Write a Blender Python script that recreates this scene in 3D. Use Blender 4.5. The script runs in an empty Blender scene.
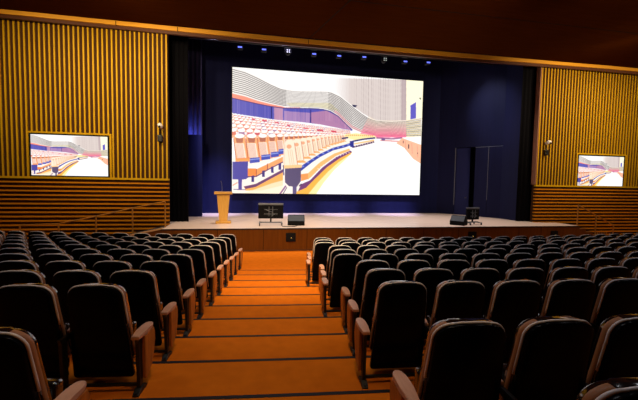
import bpy, bmesh, math, random
import numpy as np
from mathutils import Vector, Matrix
random.seed(7)
sc = bpy.context.scene
COL = sc.collection
PI = math.pi

# ------------------------------------------------------------------ materials
def mat(name, color, rough=0.6, metal=0.0, spec=0.5, noise=None, bump=None, emit=None, estr=1.0, coat=0.0):
    m = bpy.data.materials.new(name); m.use_nodes = True
    nt = m.node_tree; b = nt.nodes['Principled BSDF']
    b.inputs['Base Color'].default_value = (*color, 1)
    b.inputs['Roughness'].default_value = rough
    b.inputs['Metallic'].default_value = metal
    b.inputs['Specular IOR Level'].default_value = spec
    b.inputs['Coat Weight'].default_value = coat
    if emit:
        b.inputs['Emission Color'].default_value = (*emit, 1)
        b.inputs['Emission Strength'].default_value = estr
    if noise or bump:
        tc = nt.nodes.new('ShaderNodeTexCoord'); mp = nt.nodes.new('ShaderNodeMapping')
        nt.links.new(tc.outputs['Object'], mp.inputs['Vector'])
        if noise:
            col2, scale, stretch = noise
            mp.inputs['Scale'].default_value = stretch
            n = nt.nodes.new('ShaderNodeTexNoise'); n.inputs['Scale'].default_value = scale
            n.inputs['Detail'].default_value = 5
            nt.links.new(mp.outputs['Vector'], n.inputs['Vector'])
            r = nt.nodes.new('ShaderNodeValToRGB')
            r.color_ramp.elements[0].position = .3; r.color_ramp.elements[1].position = .7
            r.color_ramp.elements[0].color = (*color, 1); r.color_ramp.elements[1].color = (*col2, 1)
            nt.links.new(n.outputs['Fac'], r.inputs['Fac']); nt.links.new(r.outputs['Color'], b.inputs['Base Color'])
        if bump:
            n2 = nt.nodes.new('ShaderNodeTexNoise'); n2.inputs['Scale'].default_value = bump[0]
            nt.links.new(tc.outputs['Object'], n2.inputs['Vector'])
            bp = nt.nodes.new('ShaderNodeBump'); bp.inputs['Strength'].default_value = bump[1]
            bp.inputs['Distance'].default_value = .01
            nt.links.new(n2.outputs['Fac'], bp.inputs['Height']); nt.links.new(bp.outputs['Normal'], b.inputs['Normal'])
    return m

M = {}
M['carpet'] = mat('orange carpet', (.66, .165, .008), .95, spec=.05, noise=((.58, .142, .007), 6, (1, 1, 1)), bump=(180, .3))
M['nosing'] = mat('black nosing rubber', (.006, .006, .012), .6, spec=.3)
M['slat'] = mat('golden slat wood', (.62, .37, .007), .5, spec=.15, noise=((.53, .30, .005), 3, (9, 9, .5)))
M['slatlow'] = mat('slat wood reddened for dimness', (.64, .235, .006), .5, spec=.15, noise=((.54, .18, .004), 3, (.5, 9, 9)))  # lower slats coloured redder to stand for the dimmer light down there
M['slatback'] = mat('dark slat backing', (.055, .022, .007), .8, spec=.1)
M['blackwall'] = mat('matt black paint', (.006, .006, .008), .9, spec=.1)
M['housewall'] = mat('dark brown hall wall', (.03, .014, .007), .8, spec=.1)
M['ceil'] = mat('brown veneer ceiling', (.055, .0135, .0012), .75, spec=.0, noise=((.042, .0095, .0008), 2.2, (.35, 3.5, 1)))
M['trim'] = mat('amber trim wood', (.80, .40, .035), .4, spec=.3, noise=((.66, .30, .022), 4, (.3, 6, 12)))
M['trimdark'] = mat('dark trim wood', (.09, .03, .012), .5, spec=.3)
M['seam'] = mat('dark joint', (.008, .004, .003), .9, spec=.1)
M['stagefloor'] = mat('pale stage boards', (.76, .61, .52), .32, spec=.4, noise=((.67, .52, .43), 3, (.4, 8, 1)))
M['stagefront'] = mat('stage front veneer', (.135, .042, .004), .4, spec=.2, noise=((.10, .029, .003), 2.5, (5, 1, .4)))
M['edge'] = mat('stage edge strip', (.012, .008, .008), .5)
M['navy'] = mat('navy stage wall', (.0085, .0115, .060), .75, spec=.08, noise=((.007, .009, .050), 5, (1, 1, .1)))
M['navyside'] = mat('navy side panel', (.0075, .0095, .050), .6, spec=.15, noise=((.006, .0075, .041), 5, (2, 2, .1)))
M['bluedoor'] = mat('blue door leaf', (.014, .018, .09), .6, spec=.2)
M['drape'] = mat('black velvet drape', (.004, .004, .006), .95, spec=.05)
M['bluedrape'] = mat('violet blue drape', (.06, .06, .20), .85, spec=.1)
M['shell'] = mat('black seat shell', (.002, .002, .003), .20, spec=.05)
M['cushion'] = mat('dark seat leather', (.010, .006, .005), .13, spec=1.0, coat=.6)
M['highlight'] = mat('rosy grey piping', (.76, .68, .68), .3, spec=.5)  # pale colour stands in for the light caught along the seat tops
M['band'] = mat('brown side leather', (.34, .13, .045), .5, spec=.4)
M['armwood'] = mat('reddish arm wood', (.66, .37, .27), .34, spec=.5, noise=((.56, .29, .20), 7, (6, 1, 6)))
M['panelwood'] = mat('end panel veneer', (.55, .18, .028), .45, spec=.35, noise=((.36, .11, .018), 6, (5, 5, .7)))
M['darkmetal'] = mat('black powder coat', (.008, .008, .010), .45, spec=.4)
M['plastic'] = mat('black plastic', (.010, .010, .012), .35, spec=.5)
M['plasticgrey'] = mat('grey plastic', (.16, .18, .22), .35, spec=.5)
M['grille'] = mat('speaker grille', (.010, .011, .013), .7, spec=.15, bump=(300, .5))
M['matte'] = mat('matte black plastic', (.006, .006, .008), .75, spec=.12)
M['wedgetop'] = mat('plastic tinted with screen sheen', (.05, .062, .08), .55, spec=.25)  # the screen's bluish reflection is put into this colour
M['chrome'] = mat('brushed steel', (.45, .45, .48), .3, metal=.9)
M['brass'] = mat('brass rail', (.50, .24, .05), .35, metal=.5)
M['oak'] = mat('honey oak', (.72, .40, .09), .42, spec=.4, noise=((.60, .31, .06), 5, (8, 8, .6)))
M['oakdark'] = mat('brown lectern lip', (.16, .07, .03), .5)
M['white'] = mat('white plastic', (.8, .8, .82), .35)
M['bluelens'] = mat('blue lit lens', (.1, .1, .2), .3, emit=(.13, .17, 1.0), estr=1.7)
M['whitelens'] = mat('white lit lens', (.3, .3, .3), .3, emit=(.85, .95, .9), estr=.55)
M['led'] = mat('amber pilot lamp', (.3, .2, .05), .3, emit=(1, .6, .15), estr=1.0)

# ------------------------------------------------------------------ helpers
def obj(name, bm, m, parent=None, smooth=False):
    me = bpy.data.meshes.new(name)
    bmesh.ops.recalc_face_normals(bm, faces=bm.faces[:])
    bm.to_mesh(me); bm.free()
    if m: me.materials.append(M[m] if isinstance(m, str) else m)
    if smooth:
        for p in me.polygons: p.use_smooth = True
    o = bpy.data.objects.new(name, me); COL.objects.link(o)
    if parent: o.parent = parent
    return o

def tag(o, label=None, cat=None, group=None, kind=None):
    if label: o['label'] = label
    if cat: o['category'] = cat
    if group: o['group'] = group
    if kind: o['kind'] = kind
    return o

def empty(name, loc=(0, 0, 0), rz=0, label=None, cat=None, group=None):
    o = bpy.data.objects.new(name, None); COL.objects.link(o)
    o.location = loc; o.rotation_euler = (0, 0, rz)
    return tag(o, label, cat, group)

def box(bm, x0, x1, y0, y1, z0, z1, bev=0, seg=2, mtx=None):
    r = bmesh.ops.create_cube(bm, size=1)
    vs = r['verts']
    T = Matrix.Translation(((x0+x1)/2, (y0+y1)/2, (z0+z1)/2)) @ Matrix.Diagonal((x1-x0, y1-y0, z1-z0, 1))
    bmesh.ops.transform(bm, matrix=T, verts=vs)
    if bev:
        es = list({e for v in vs for e in v.link_edges})
        rr = bmesh.ops.bevel(bm, geom=es, offset=bev, segments=seg, affect='EDGES', profile=.5)
        vs = list({v for f in rr['faces'] for v in f.verts} | {v for v in vs if v.is_valid})
    if mtx is not None: bmesh.ops.transform(bm, matrix=mtx, verts=[v for v in vs if v.is_valid])
    return vs

def prism(bm, pts, axis, a0, a1, bev=0):
    """extrude a 2-D polygon along axis ('x': pts are (y,z), 'y': (x,z), 'z': (x,y))"""
    def P(p, a):
        return {'x': (a, p[0], p[1]), 'y': (p[0], a, p[1]), 'z': (p[0], p[1], a)}[axis]
    A = [bm.verts.new(P(p, a0)) for p in pts]; B = [bm.verts.new(P(p, a1)) for p in pts]
    n = len(pts); fs = [bm.faces.new(A), bm.faces.new(B[::-1])]
    for i in range(n): bm.faces.new((A[i], A[(i+1) % n], B[(i+1) % n], B[i]))
    if bev:
        es = list({e for f in fs for e in f.edges})
        bmesh.ops.bevel(bm, geom=es, offset=bev, segments=2, affect='EDGES', profile=.5)

def tube(bm, pts, r, n=10):
    pts = [Vector(p) for p in pts]; rings = []
    for i, p in enumerate(pts):
        d = (pts[min(i+1, len(pts)-1)] - pts[max(i-1, 0)]).normalized()
        u = d.cross(Vector((0, 0, 1)))
        if u.length < 1e-3: u = d.cross(Vector((0, 1, 0)))
        u.normalize(); v = d.cross(u)
        rings.append([bm.verts.new(p + r*(math.cos(2*PI*k/n)*u + math.sin(2*PI*k/n)*v)) for k in range(n)])
    for a, b in zip(rings, rings[1:]):
        for k in range(n): bm.faces.new((a[k], a[(k+1) % n], b[(k+1) % n], b[k]))
    bm.faces.new(rings[0][::-1]); bm.faces.new(rings[-1])

def lathe(bm, prof, n=24, mtx=None):
    vs = []; rings = []
    for r, z in prof:
        ring = [bm.verts.new((r*math.cos(2*PI*k/n), r*math.sin(2*PI*k/n), z)) for k in range(n)]
        rings.append(ring); vs += ring
    for a, b in zip(rings, rings[1:]):
        for k in range(n): bm.faces.new((a[k], a[(k+1) % n], b[(k+1) % n], b[k]))
    bm.faces.new(rings[0][::-1]); bm.faces.new(rings[-1])
    if mtx is not None: bmesh.ops.transform(bm, matrix=mtx, verts=vs)

def one(fn, *a, **k):
    bm = bmesh.new(); fn(bm, *a, **k); return bm

def boxobj(name, b, m, parent=None, bev=0):
    return obj(name, one(box, *b, bev=bev), m, parent)

def struct(o, label=None):
    o['kind'] = 'structure'
    if label: o['label'] = label
    return o

# ------------------------------------------------------------------ camera
F, PITCH, ROLL, PSI, H = 350., math.radians(3.33), math.radians(1.02), math.radians(10.6), 2.95
cp, sp, cy, sy = math.cos(PITCH), math.sin(PITCH), math.cos(PSI), math.sin(PSI)
right0 = Vector((cy, -sy, 0)); fwd = Vector((sy*cp, cy*cp, -sp)); down0 = Vector((-sy*sp, -cy*sp, -cp))
cr, sr = math.cos(ROLL), math.sin(ROLL)
right = cr*right0 - sr*down0; down = sr*right0 + cr*down0
cd = bpy.data.cameras.new('camera'); cam = bpy.data.objects.new('camera', cd); COL.objects.link(cam)
cd.sensor_width = 36; cd.sensor_fit = 'HORIZONTAL'; cd.lens = F*36/638; cd.clip_end = 200
R3 = Matrix((right, -down, -fwd)).transposed()
cam.matrix_world = Matrix.Translation((0, 0, H)) @ R3.to_4x4()
sc.camera = cam
def proj(p):
    v = Vector(p) - Vector((0, 0, H)); d = v.dot(fwd)
    return 319+F*v.dot(right)/d, 200+F*v.dot(down)/d, d

# ------------------------------------------------------------------ the hall's main measures (metres)
SF, WY, BK, ZS = 14.26, 15.73, 20.66, .936     # stage front, slat wall, stage back wall, stage height
XL, XR, YB, ZC = -11.6, 22.3, -7.0, 9.07       # side walls, rear wall, ceiling
PL, PR = -3.55, 14.30                          # sides of the stage opening

# ------------------------------------------------------------------ floor with its low curved tiers
def centre(d):                                 # the rows bend a little more towards the stage
    D = 149. if d < 4.4 else max(80., 149.-(d-4.4)*15.)
    return .0941*D, .9956*D
def arc(d):                                    # centre and radius of the arc that lies at distance d from the back aisle
    x, y = centre(d)
    return x, y, math.hypot(sy*d-x, cy*d-y)
edges = [3.40+.862*j for j in range(10)]       # far edge of each tier
near = [3.0, 2.15, 1.14, .28, -.58, -1.44, -2.3, -3.16, -4.02, -4.88, -5.74]
def ztier(e): return H-1.81-.0983*e
tier_edges = edges[::-1] + near                # from the stage towards the back
bm = bmesh.new()
prof = [(15.2, 0.0)]
for e in tier_edges:
    prof.append((e, prof[-1][1])); prof.append((e, ztier(e)))
prof.append((-7.6, prof[-1][1]))
NS = 60; grid = []
for e, z in prof:
    CX, CYR, r = arc(e)
    a0, a1 = math.asin((XL-CX)/r), math.asin((XR-CX)/r)
    grid.append([bm.verts.new((CX+r*math.sin(a0+(a1-a0)*i/NS), CYR-r*math.cos(a0+(a1-a0)*i/NS), z)) for i in range(NS+1)])
for A, B in zip(grid, grid[1:]):
    for i in range(NS): bm.faces.new((A[i], A[i+1], B[i+1], B[i]))
floor = struct(obj('floor', bm, 'carpet'), 'orange carpeted floor stepping down in low curved tiers to the stage')
struct(boxobj('floor', (XL-.3, XR+.3, YB-1, BK+.5, -.25, -.004), 'carpet'), 'flat orange carpeted floor in front of the stage')

# ------------------------------------------------------------------ walls, ceiling, stage opening
def wallobj(name, b, m, label): return struct(boxobj(name, b, m), label)
wallobj('wall_left', (XL-.2, XL, YB, WY+.2, -.2, ZC), 'housewall', 'dark brown side wall left of the seats')
wallobj('wall_right', (XR, XR+.2, YB, WY+.2, -.2, ZC), 'housewall', 'dark brown side wall right of the seats')
wallobj('wall_rear', (XL, XR, YB-.2, YB, -.2, ZC), 'housewall', 'dark wall behind the audience')
ce = struct(boxobj('ceiling', (XL, XR, YB, WY-.3, ZC, ZC+.2), 'ceil'), 'dark brown veneer ceiling above the seats')
bm = bmesh.new()
def strip(bm, p, q, w, z0, z1):
    p, q = Vector((*p, 0)), Vector((*q, 0)); n = (q-p).normalized().cross(Vector((0, 0, 1)))*w/2
    prism(bm, [tuple((a)[:2]) for a in (p-n, q-n, q+n, p+n)], 'z', z0, z1)
strip(bm, (2.36, WY-.45), (3.19, 11.93), .035, ZC-.006, ZC+.02)
strip(bm, (3.19, 11.93), (XR-.1, 11.93), .03, ZC-.006, ZC+.02)
obj('joint', bm, 'seam', ce)
# amber trim along the ceiling's front edge: a faint bow towards the stage
def trimbar(name, y0, y1, z0, z1, m):
    bm = bmesh.new(); n = 40; rings = []
    for i in range(n+1):
        x = XL+(XR-XL)*i/n; t = (x-4.5)/13.; b = .22*max(0, 1-t*t)
        rings.append([bm.verts.new((x, y+b, z)) for y, z in ((y0, z0), (y1, z0), (y1, z1), (y0, z1))])
    for A, B in zip(rings, rings[1:]):
        for k in range(4): bm.faces.new((A[k], A[(k+1) % 4], B[(k+1) % 4], B[k]))
    bm.faces.new(rings[0]); bm.faces.new(rings[-1][::-1])
    return obj(name, bm, m)
t1 = struct(trimbar('trim_1', WY-.36, WY-.20, 8.915, ZC+.02, 'trim'), 'amber wood strip along the front edge of the ceiling')
t1b = trimbar('lower_lip', WY-.27, WY-.15, 8.80, 8.93, 'trimdark'); t1b.parent = t1
bm = bmesh.new()
for x in (-6.0+.6, -3.1, 2.32): box(bm, x-.012, x+.012, WY-.375+.22*max(0, 1-((x-4.5)/13.)**2), WY-.30+.2, 8.91, ZC-.002)
obj('joint', bm, 'seam', t1)
struct(boxobj('wall_above_stage', (PL-3, PR+3, WY+.02, WY+.2, 9.6, 12.5), 'blackwall'), 'black wall hidden above the stage opening')

def slatwall(name, x0, x1, pitch, hole, label, edge_left):
    """golden slats upright above, lying below, on a dark backing; hole = display rectangle (x0,x1,z0,z1)"""
    top, led = 8.90, 2.83
    w = struct(boxobj(name, (x0, x1, WY+.015, WY+.25, -.1, ZC+.2), 'slatback'), label)
    bm = bmesh.new(); hx0, hx1, hz0, hz1 = hole
    x = x1-.04 if edge_left == False else x0+.04
    s = -1 if edge_left == False else 1
    while x0 < x < x1:
        a, b = x-.027, x+.027
        if b > hx0-.09 and a < hx1+.09:
            box(bm, a, b, WY-.03, WY+.06, hz1+.08, top)
        else:
            box(bm, a, b, WY-.03, WY+.06, led+.05, top)
        x += s*pitch
    obj('upright_slats', bm, 'slat', w)
    bm = bmesh.new()
    ex0, ex1 = (x0-.04, x1) if edge_left else (x0, x1+.035)
    box(bm, ex0, ex1, WY-.08, WY+.06, led-.03, led+.05)
    obj('ledge', bm, 'slat', w)
    bm = bmesh.new(); z = led-.172
    while z > .05:
        box(bm, ex0, ex1, WY-.06, WY+.06, z-.030, z+.030)
        z -= .172
    obj('lying_slats', bm, 'slatlow', w)
    bm = bmesh.new()
    for b in ((hx0-.085, hx0-.02, hz0-.02, hz1+.085), (hx1+.02, hx1+.085, hz0-.02, hz1+.085), (hx0-.02, hx1+.02, hz1+.02, hz1+.085)):
        box(bm, b[0], b[1], WY-.06, WY+.06, b[2], b[3])
    obj('display_surround', bm, 'slat', w)
    return w
HL = (-8.68, -5.80, 2.885, 4.57); HR = (16.73, 19.73, 2.84, 4.505)
slatwall('wall_front_left', XL, PL, .172, HL, 'golden slatted wall left of the stage opening', False)
slatwall('wall_front_right', PR, XR, .180, HR, 'golden slatted wall right of the stage opening', True)
# pale edge board where the right slatted wall meets the stage opening
struct(boxobj('trim_2', (PR-.055, PR, WY-.02, WY+.25, 2.9, 8.9), mat('rose edge board', (.26, .11, .06), .5)), 'rosy edge board on the right slatted wall')

# ------------------------------------------------------------------ stage
st = struct(boxobj('stage_platform', (PL+.06, 15.55, SF, WY-.09, 0, ZS-.03), 'stagefront'), 'wood fronted stage platform')
st['kind'] = 'structure'; st.name = 'floor_stage_base'
fl = struct(boxobj('floor_stage', (-7, 16.5, WY+.3, BK+.1, ZS-.2, ZS), 'stagefloor'), 'pale boarded stage floor')
boxobj('apron_boards', (PL+.06, 15.55, SF+.03, WY-.09, ZS-.2, ZS), 'stagefloor', fl)
boxobj('threshold_boards', (PL+.06, PR-.02, WY-.09, WY+.3, ZS-.2, ZS), 'stagefloor', fl)
boxobj('edge_strip', (PL+.06, 15.55, SF-.015, SF+.035, ZS-.045, ZS+.001), 'edge', fl)
bm = bmesh.new()
for x in (-1.4, .4, 2.19, 3.9, 5.65, 7.4, 9.11, 10.48, 12.2, 13.4): box(bm, x-.008, x+.008, SF-.004, SF+.01, .0, ZS-.05)
obj('joint', bm, 'seam', st)
struct(boxobj('baseboard_stage', (PL+.06, 15.55, SF-.02, SF, 0, .06), 'trimdark'), 'dark baseboard along the stage front')

struct(boxobj('wall_back', (-7, 14.6, BK, BK+.2, ZS-.1, 12.5), 'navy'), 'navy wall at the back of the stage')
struct(boxobj('ceiling_stage', (-7.2, 17.2, WY+.2, BK+.3, 12.5, 12.7), 'blackwall'), 'black ceiling high above the stage')
struct(boxobj('wall_stage_left', (-7.2, -7, WY+.25, BK+.2, 0, 12.5), 'blackwall'), 'black side wall left of the stage')
# right side wall of the stage, in canted panels, with a tall door opening
DZ = 5.06
wp = [(11.55, BK), (12.30, 19.93), (12.95, 18.86), (13.74, 17.55), (13.88, 16.45), (13.89, 16.30)]
def panel(bm, p, q, z0, z1, th=.1, proud=0.0):
    p, q = Vector((*p, 0)), Vector((*q, 0)); n = (q-p).normalized().cross(Vector((0, 0, 1)))
    n = -n if n.x < 0 else n                    # n points away from the stage
    prism(bm, [tuple(v[:2]) for v in (p-n*proud, q-n*proud, q+n*th, p+n*th)], 'z', z0, z1)
bm = bmesh.new()
for i, (p, q) in enumerate(zip(wp, wp[1:])):
    panel(bm, p, q, ZS if i != 1 else DZ, 12.5)
wr = struct(obj('wall_stage_right', bm, 'navyside'), 'canted navy side wall right of the stage')
bm = bmesh.new()
m1 = ((wp[2][0]+wp[3][0])/2, (wp[2][1]+wp[3][1])/2)
for p, q in ((wp[2], m1), (m1, wp[3]), (wp[3], wp[4])):
    p2 = Vector(p).lerp(Vector(q), .012); q2 = Vector(p).lerp(Vector(q), .988)
    panel(bm, p2, q2, ZS, DZ-.05, .0, .05)
obj('cladding_panel', bm, 'navyside', wr)
bm = bmesh.new()
panel(bm, Vector(wp[1]).lerp(Vector(wp[2]), -.012), Vector(wp[1]).lerp(Vector(wp[2]), .012), ZS+.6, DZ, .02, .02)
panel(bm, Vector(wp[2]), Vector(wp[3]), DZ-.05, DZ-.03, .0, .06)
panel(bm, Vector(m1).lerp(Vector(wp[3]), -.01), Vector(m1).lerp(Vector(wp[3]), .012), ZS+1.0, DZ-.05, .0, .055)
obj('edge_strip', bm, 'plasticgrey', wr)
bm = bmesh.new()
dn = Vector((.855, .52, 0))
a = Vector((*wp[1], 0)); b = Vector((*wp[2], 0))
p1 = a+dn*.06; q1 = a.lerp(b, .66)+dn*.22
panel(bm, p1[:2], q1[:2], ZS, DZ-.02, .05)
d1 = struct(obj('door_1', bm, 'bluedoor'), 'tall blue stage door standing ajar')
bm = bmesh.new(); hp = a.lerp(b, .58)+dn*.13
box(bm, hp.x-.1, hp.x-.02, hp.y-.02, hp.y+.02, ZS+1.05, ZS+1.09); obj('door_handle', bm, 'chrome', d1)
bm = bmesh.new(); panel(bm, (a+dn*.9)[:2], (b+dn*.9)[:2], ZS, DZ+.3, .05)
struct(obj('wall_passage', bm, 'blackwall'), 'black passage behind the stage door')

def drape(name, x0, x1, y, z0, z1, m, label, n=14, amp=.05):
    bm = bmesh.new(); K = n*8; A = []; B = []
    for i in range(K+1):
        t = i/K; x = x0+(x1-x0)*t; dy = amp*math.sin(t*n*2*PI)*(0.75+.25*math.sin(t*17))
        A.append((x, y+dy)); B.append((x, y+dy+.03))
    for lo in range(K):
        pass
    va = [[bm.verts.new((x, yy, z)) for x, yy in A] for z in (z0, z1)]
    vb = [[bm.verts.new((x, yy, z)) for x, yy in B] for z in (z0, z1)]
    for i in range(K):
        bm.faces.new((va[0][i], va[0][i+1], va[1][i+1], va[1][i]))
        bm.faces.new((vb[0][i], vb[1][i], vb[1][i+1], vb[0][i+1]))
        bm.faces.new((va[0][i], vb[0][i], vb[0][i+1], va[0][i+1])); bm.faces.new((va[1][i], va[1][i+1], vb[1][i+1], vb[1][i]))
    bm.faces.new((va[0][0], va[1][0], vb[1][0], vb[0][0])); bm.faces.new((va[0][-1], vb[0][-1], vb[1][-1], va[1][-1]))
    return tag(obj(name, bm, m, smooth=True), label, 'curtain')
drape('stage_curtain', -5.6, -2.90, 16.65, ZS+.01, 11.5, 'drape', 'black curtain hanging beside the left slatted wall')
drape('stage_curtain', 13.60, 15.6, 16.15, ZS+.01, 11.5, 'drape', 'black curtain hanging beside the right slatted wall', 8)
drape('stage_curtain', -6.2, -2.72, 19.6, ZS+.01, 11.5, 'bluedrape', 'blue lit curtain behind the low navy flat left of the screen', 16)
bm = bmesh.new(); box(bm, -6.0, -2.61, 18.78, 18.9, ZS, 5.12)
fo = tag(obj('scenery_flat', bm, 'navy'), 'low navy scenery flat left of the screen, between two curtains', 'scenery flat')
bm = bmesh.new()
for x in (-5.2, -3.0): prism(bm, [(18.9, ZS), (19.45, ZS), (18.9, 3.2)], 'x', x-.02, x+.02)
obj('brace', bm, 'blackwall', fo)

# ------------------------------------------------------------------ the picture on the screens (colours per vertex)
PW, PH = 840, 540
def homog(src, dst):
    A = []; B = []
    for (x, y), (u, v) in zip(src, dst):
        A += [[x, y, 1, 0, 0, 0, -u*x, -u*y], [0, 0, 0, x, y, 1, -v*x, -v*y]]; B += [u, v]
    return np.append(np.linalg.solve(np.array(A, float), np.array(B, float)), 1).reshape(3, 3)
HM = homog([(232.2, 67), (423.2, 81.3), (419.3, 195.3), (232.2, 192.8)], [(0, 0), (1, 0), (1, 1), (0, 1)])
def uv(p):
    q = HM @ np.array([p[0], p[1], 1.0]); return q[0]/q[2]*PW, q[1]/q[2]*PH
img = np.ones((PH, PW, 3))
yy, xx = np.mgrid[0:PH, 0:PW] + .5
def poly(pts, c, a=1.0):
    P = [uv(p) for p in pts]
    x0 = max(0, int(min(p[0] for p in P))-1); x1 = min(PW, int(max(p[0] for p in P))+2)
    y0 = max(0, int(min(p[1] for p in P))-1); y1 = min(PH, int(max(p[1] for p in P))+2)
    if x1 <= x0 or y1 <= y0: return
    X, Y = xx[y0:y1, x0:x1], yy[y0:y1, x0:x1]; m = np.zeros(X.shape, bool)
    for (ax, ay), (bx, by) in zip(P, P[1:]+P[:1]):
        if abs(by-ay) < 1e-9: continue
        m ^= ((ay > Y) != (by > Y)) & (X < (bx-ax)*(Y-ay)/(by-ay)+ax)
    sub = img[y0:y1, x0:x1]; sub[m] = sub[m]*(1-a)+np.array(c)*a
def line(pts, c, w=.7, a=1.0):
    for p, q in zip(pts, pts[1:]):
        d = np.hypot(q[0]-p[0], q[1]-p[1])+1e-6; n = (-(q[1]-p[1])/d*w/2, (q[0]-p[0])/d*w/2)
        poly([(p[0]+n[0], p[1]+n[1]), (q[0]+n[0], q[1]+n[1]), (q[0]-n[0], q[1]-n[1]), (p[0]-n[0], p[1]-n[1])], c, a)
def blob(x, y, rx, ry, c, a=1.0):
    poly([(x+rx*math.cos(t*PI/8), y+ry*math.sin(t*PI/8)) for t in range(16)], c, a)
def curve(pts, x):
    return float(np.interp(x, [p[0] for p in pts], [p[1] for p in pts]))
UP = [(232, 67.5), (245, 71), (258, 77), (270, 83.5), (281, 88.5), (293, 90.5), (305, 91), (318, 91), (330, 91.5), (340, 96), (350, 104), (360, 112), (368, 117.5), (375, 120), (390, 121.3), (406, 120.5), (421, 117.5)]
LO = [(232, 93.5), (245, 96.5), (258, 101), (270, 104), (282, 106.5), (293, 107.8), (310, 108.3), (322, 109), (330, 111), (338, 116), (346, 124), (352, 129.5), (360, 133), (376, 136.5), (406, 137.2), (421, 137.2)]
xs = list(range(232, 422, 3))
# tall wall of fine upright slats
poly([(333, 78), (406, 80.2), (407, 122), (375, 121), (362, 113), (350, 104), (338, 94), (332, 90)], (.86, .81, .79))
for x in np.arange(334, 406, 1.7):
    f = min(1, max(0, (x-336)/35)); g = random.uniform(.1, .55)*f
    line([(x, 77), (x+.4, 122)], (.58, .50, .50), .55, g)
for x in np.arange(331, 352, 1): line([(x, 76), (x, 96+max(0, x-340)*.8)], (1, 1, 1), 1.1, max(0, .9-(x-331)/22))
poly([(401, 80), (406, 80), (406.5, 121), (401, 121)], (.62, .52, .56), .45)
# cream end wall with a blue doorway
poly([(406, 80), (424, 81), (422, 120), (406, 121)], (1, .975, .86))
poly([(410.2, 105.7), (415.8, 102.3), (415.8, 118.6), (410.2, 119.6)], (.36, .34, .75))
blob(420, 98.6, 1, .8, (.45, .47, .4)); line([(419.3, 98), (420.6, 100)], (.4, .42, .35), .5)
# flowing lined balcony front
poly([(x, curve(UP, x)) for x in xs]+[(x, curve(LO, x)) for x in xs[::-1]], (.955, .935, .915))
poly([(286, 103), (330, 103), (340, 112), (332, 110), (318, 107.5), (290, 106.5)], (.96, .92, .74), .7)
for i in range(1, 13):
    t = i/13.
    for x in xs[:-1]:
        y = curve(UP, x)*(1-t)+curve(LO, x)*t; y2 = curve(UP, x+3)*(1-t)+curve(LO, x+3)*t
        soft = .42 if 284 < x < 326 else .88
        line([(x, y), (x+3, y2)], (.40, .37, .37), .72, soft)
# warm stripes at the far right end of it
for i in range(9):
    t = i/8.; c = (1-.02*t, .88-.52*t, .72-.18*t)
    a = .25+.55*t
    pts = [(360+8*(1-t), 117+17*t), (376, 121.5+15*t), (406, 121.3+15.6*t)]
    line(pts, c, 1.9, a)
    line([(406, 121+15.6*t), (421, 119+18*t)], (.95, .86, .66-.1*t), 1.2, .55)
for x in range(334, 362, 2): line([(x, curve(LO, x)-2.2), (x+2, curve(LO, x+2)-2.2)], (1, .62, .66), 2.5, .45)
poly([(232, 93.5), (245, 96.5), (258, 101), (270, 104), (284, 107), (284, 108.6), (270, 106.4), (258, 104), (245, 101), (232, 98)], (1, .58, .50))
for x in range(284, 300, 2): line([(x, 107.6), (x+2, 108)], (.85, .45, .45), .9, .6)
# blue and wood panelled rear wall under it
BL = [(232, 98), (245, 101), (258, 104), (270, 106.4), (285, 108.4), (310, 108.6), (322, 109.4), (330, 111.5), (338, 116.4), (346, 124.4), (352, 130)]
BB = [(352, 131), (340, 128.5), (320, 124.5), (300, 122), (272, 119.5), (258, 117), (232, 113.5)]
poly(BL+BB, (.33, .33, .70))
poly([(274, 107), (283, 108.2), (283, 121), (274, 120)], (.74, .55, .68))
poly([(284, 111), (310, 113), (310, 124), (284, 121.5)], (.66, .52, .72))
poly([(311, 112.5), (326, 110.8), (338, 116.6), (346, 124.6), (351, 130), (330, 127), (311, 123)], (.70, .50, .66))
for x in np.arange(233, 350, 1.6):
    y0 = curve(BL, x)
    line([(x, y0+.5), (x, y0+18-max(0, (x-300))*.28)], random.choice([(.55, .40, .62), (.85, .70, .80), (.25, .25, .6)]), .6, random.uniform(.05, .4))
line(BL, (.22, .18, .42), .9, .8); line([(271.5, 106.5), (271.5, 119)], (.15, .15, .45), 1.2); line([(310.5, 110), (310.5, 123)], (.2, .18, .5), 1)
poly([(352, 104.8), (357, 105.6), (355, 107.6), (352.5, 106.6)], (.10, .10, .28))
# the floor and the seats
poly([(232, 113.5), (258, 117), (272, 119.5), (300, 122), (320, 124.5), (340, 128.5), (352, 131), (360, 134), (376, 138), (403, 138), (424, 147), (424, 197), (230, 197)], (1, 1, 1))
rows = [(114.2, 130.4, 3.6, 1.0), (116.6, 131.1, 4.2, 1.1), (119.3, 132.0, 5.0, 1.3), (122.6, 133.2, 6.0, 1.5), (126.4, 134.7, 7.2, 1.8), (131.0, 136.3, 9.0, 2.2)]
for j, (yl, yr, p0, p1) in enumerate(rows):
    x = 231.5+random.uniform(0, 2)
    while x < 350:
        t = max(0, (x-232)/118.); p = p0+(p1-p0)*t**.8; y = yl+(yr-yl)*t**.92; k = p/9.
        c1 = random.choice([(.86, .42, .34), (.80, .30, .34), (.92, .55, .42), (.62, .42, .58)])
        poly([(x-p*.5, y+3.2*k), (x+p*.5, y+3.2*k), (x+p*.55, y+6.6*k), (x-p*.45, y+6.6*k)], (.98, .70, .56))
        poly([(x-p*.36, y+.2*k), (x+p*.36, y+.2*k), (x+p*.42, y+3.8*k), (x-p*.36, y+3.8*k)], c1, .9)
        blob(x, y-1.5*k, p*.47, 2.1*k, (1, .985, .97))
        line([(x-p*.5, y-.5*k), (x-p*.46, y+6*k)], (.55, .30, .34), .45*max(k, .5), .6)
        x += p
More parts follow.
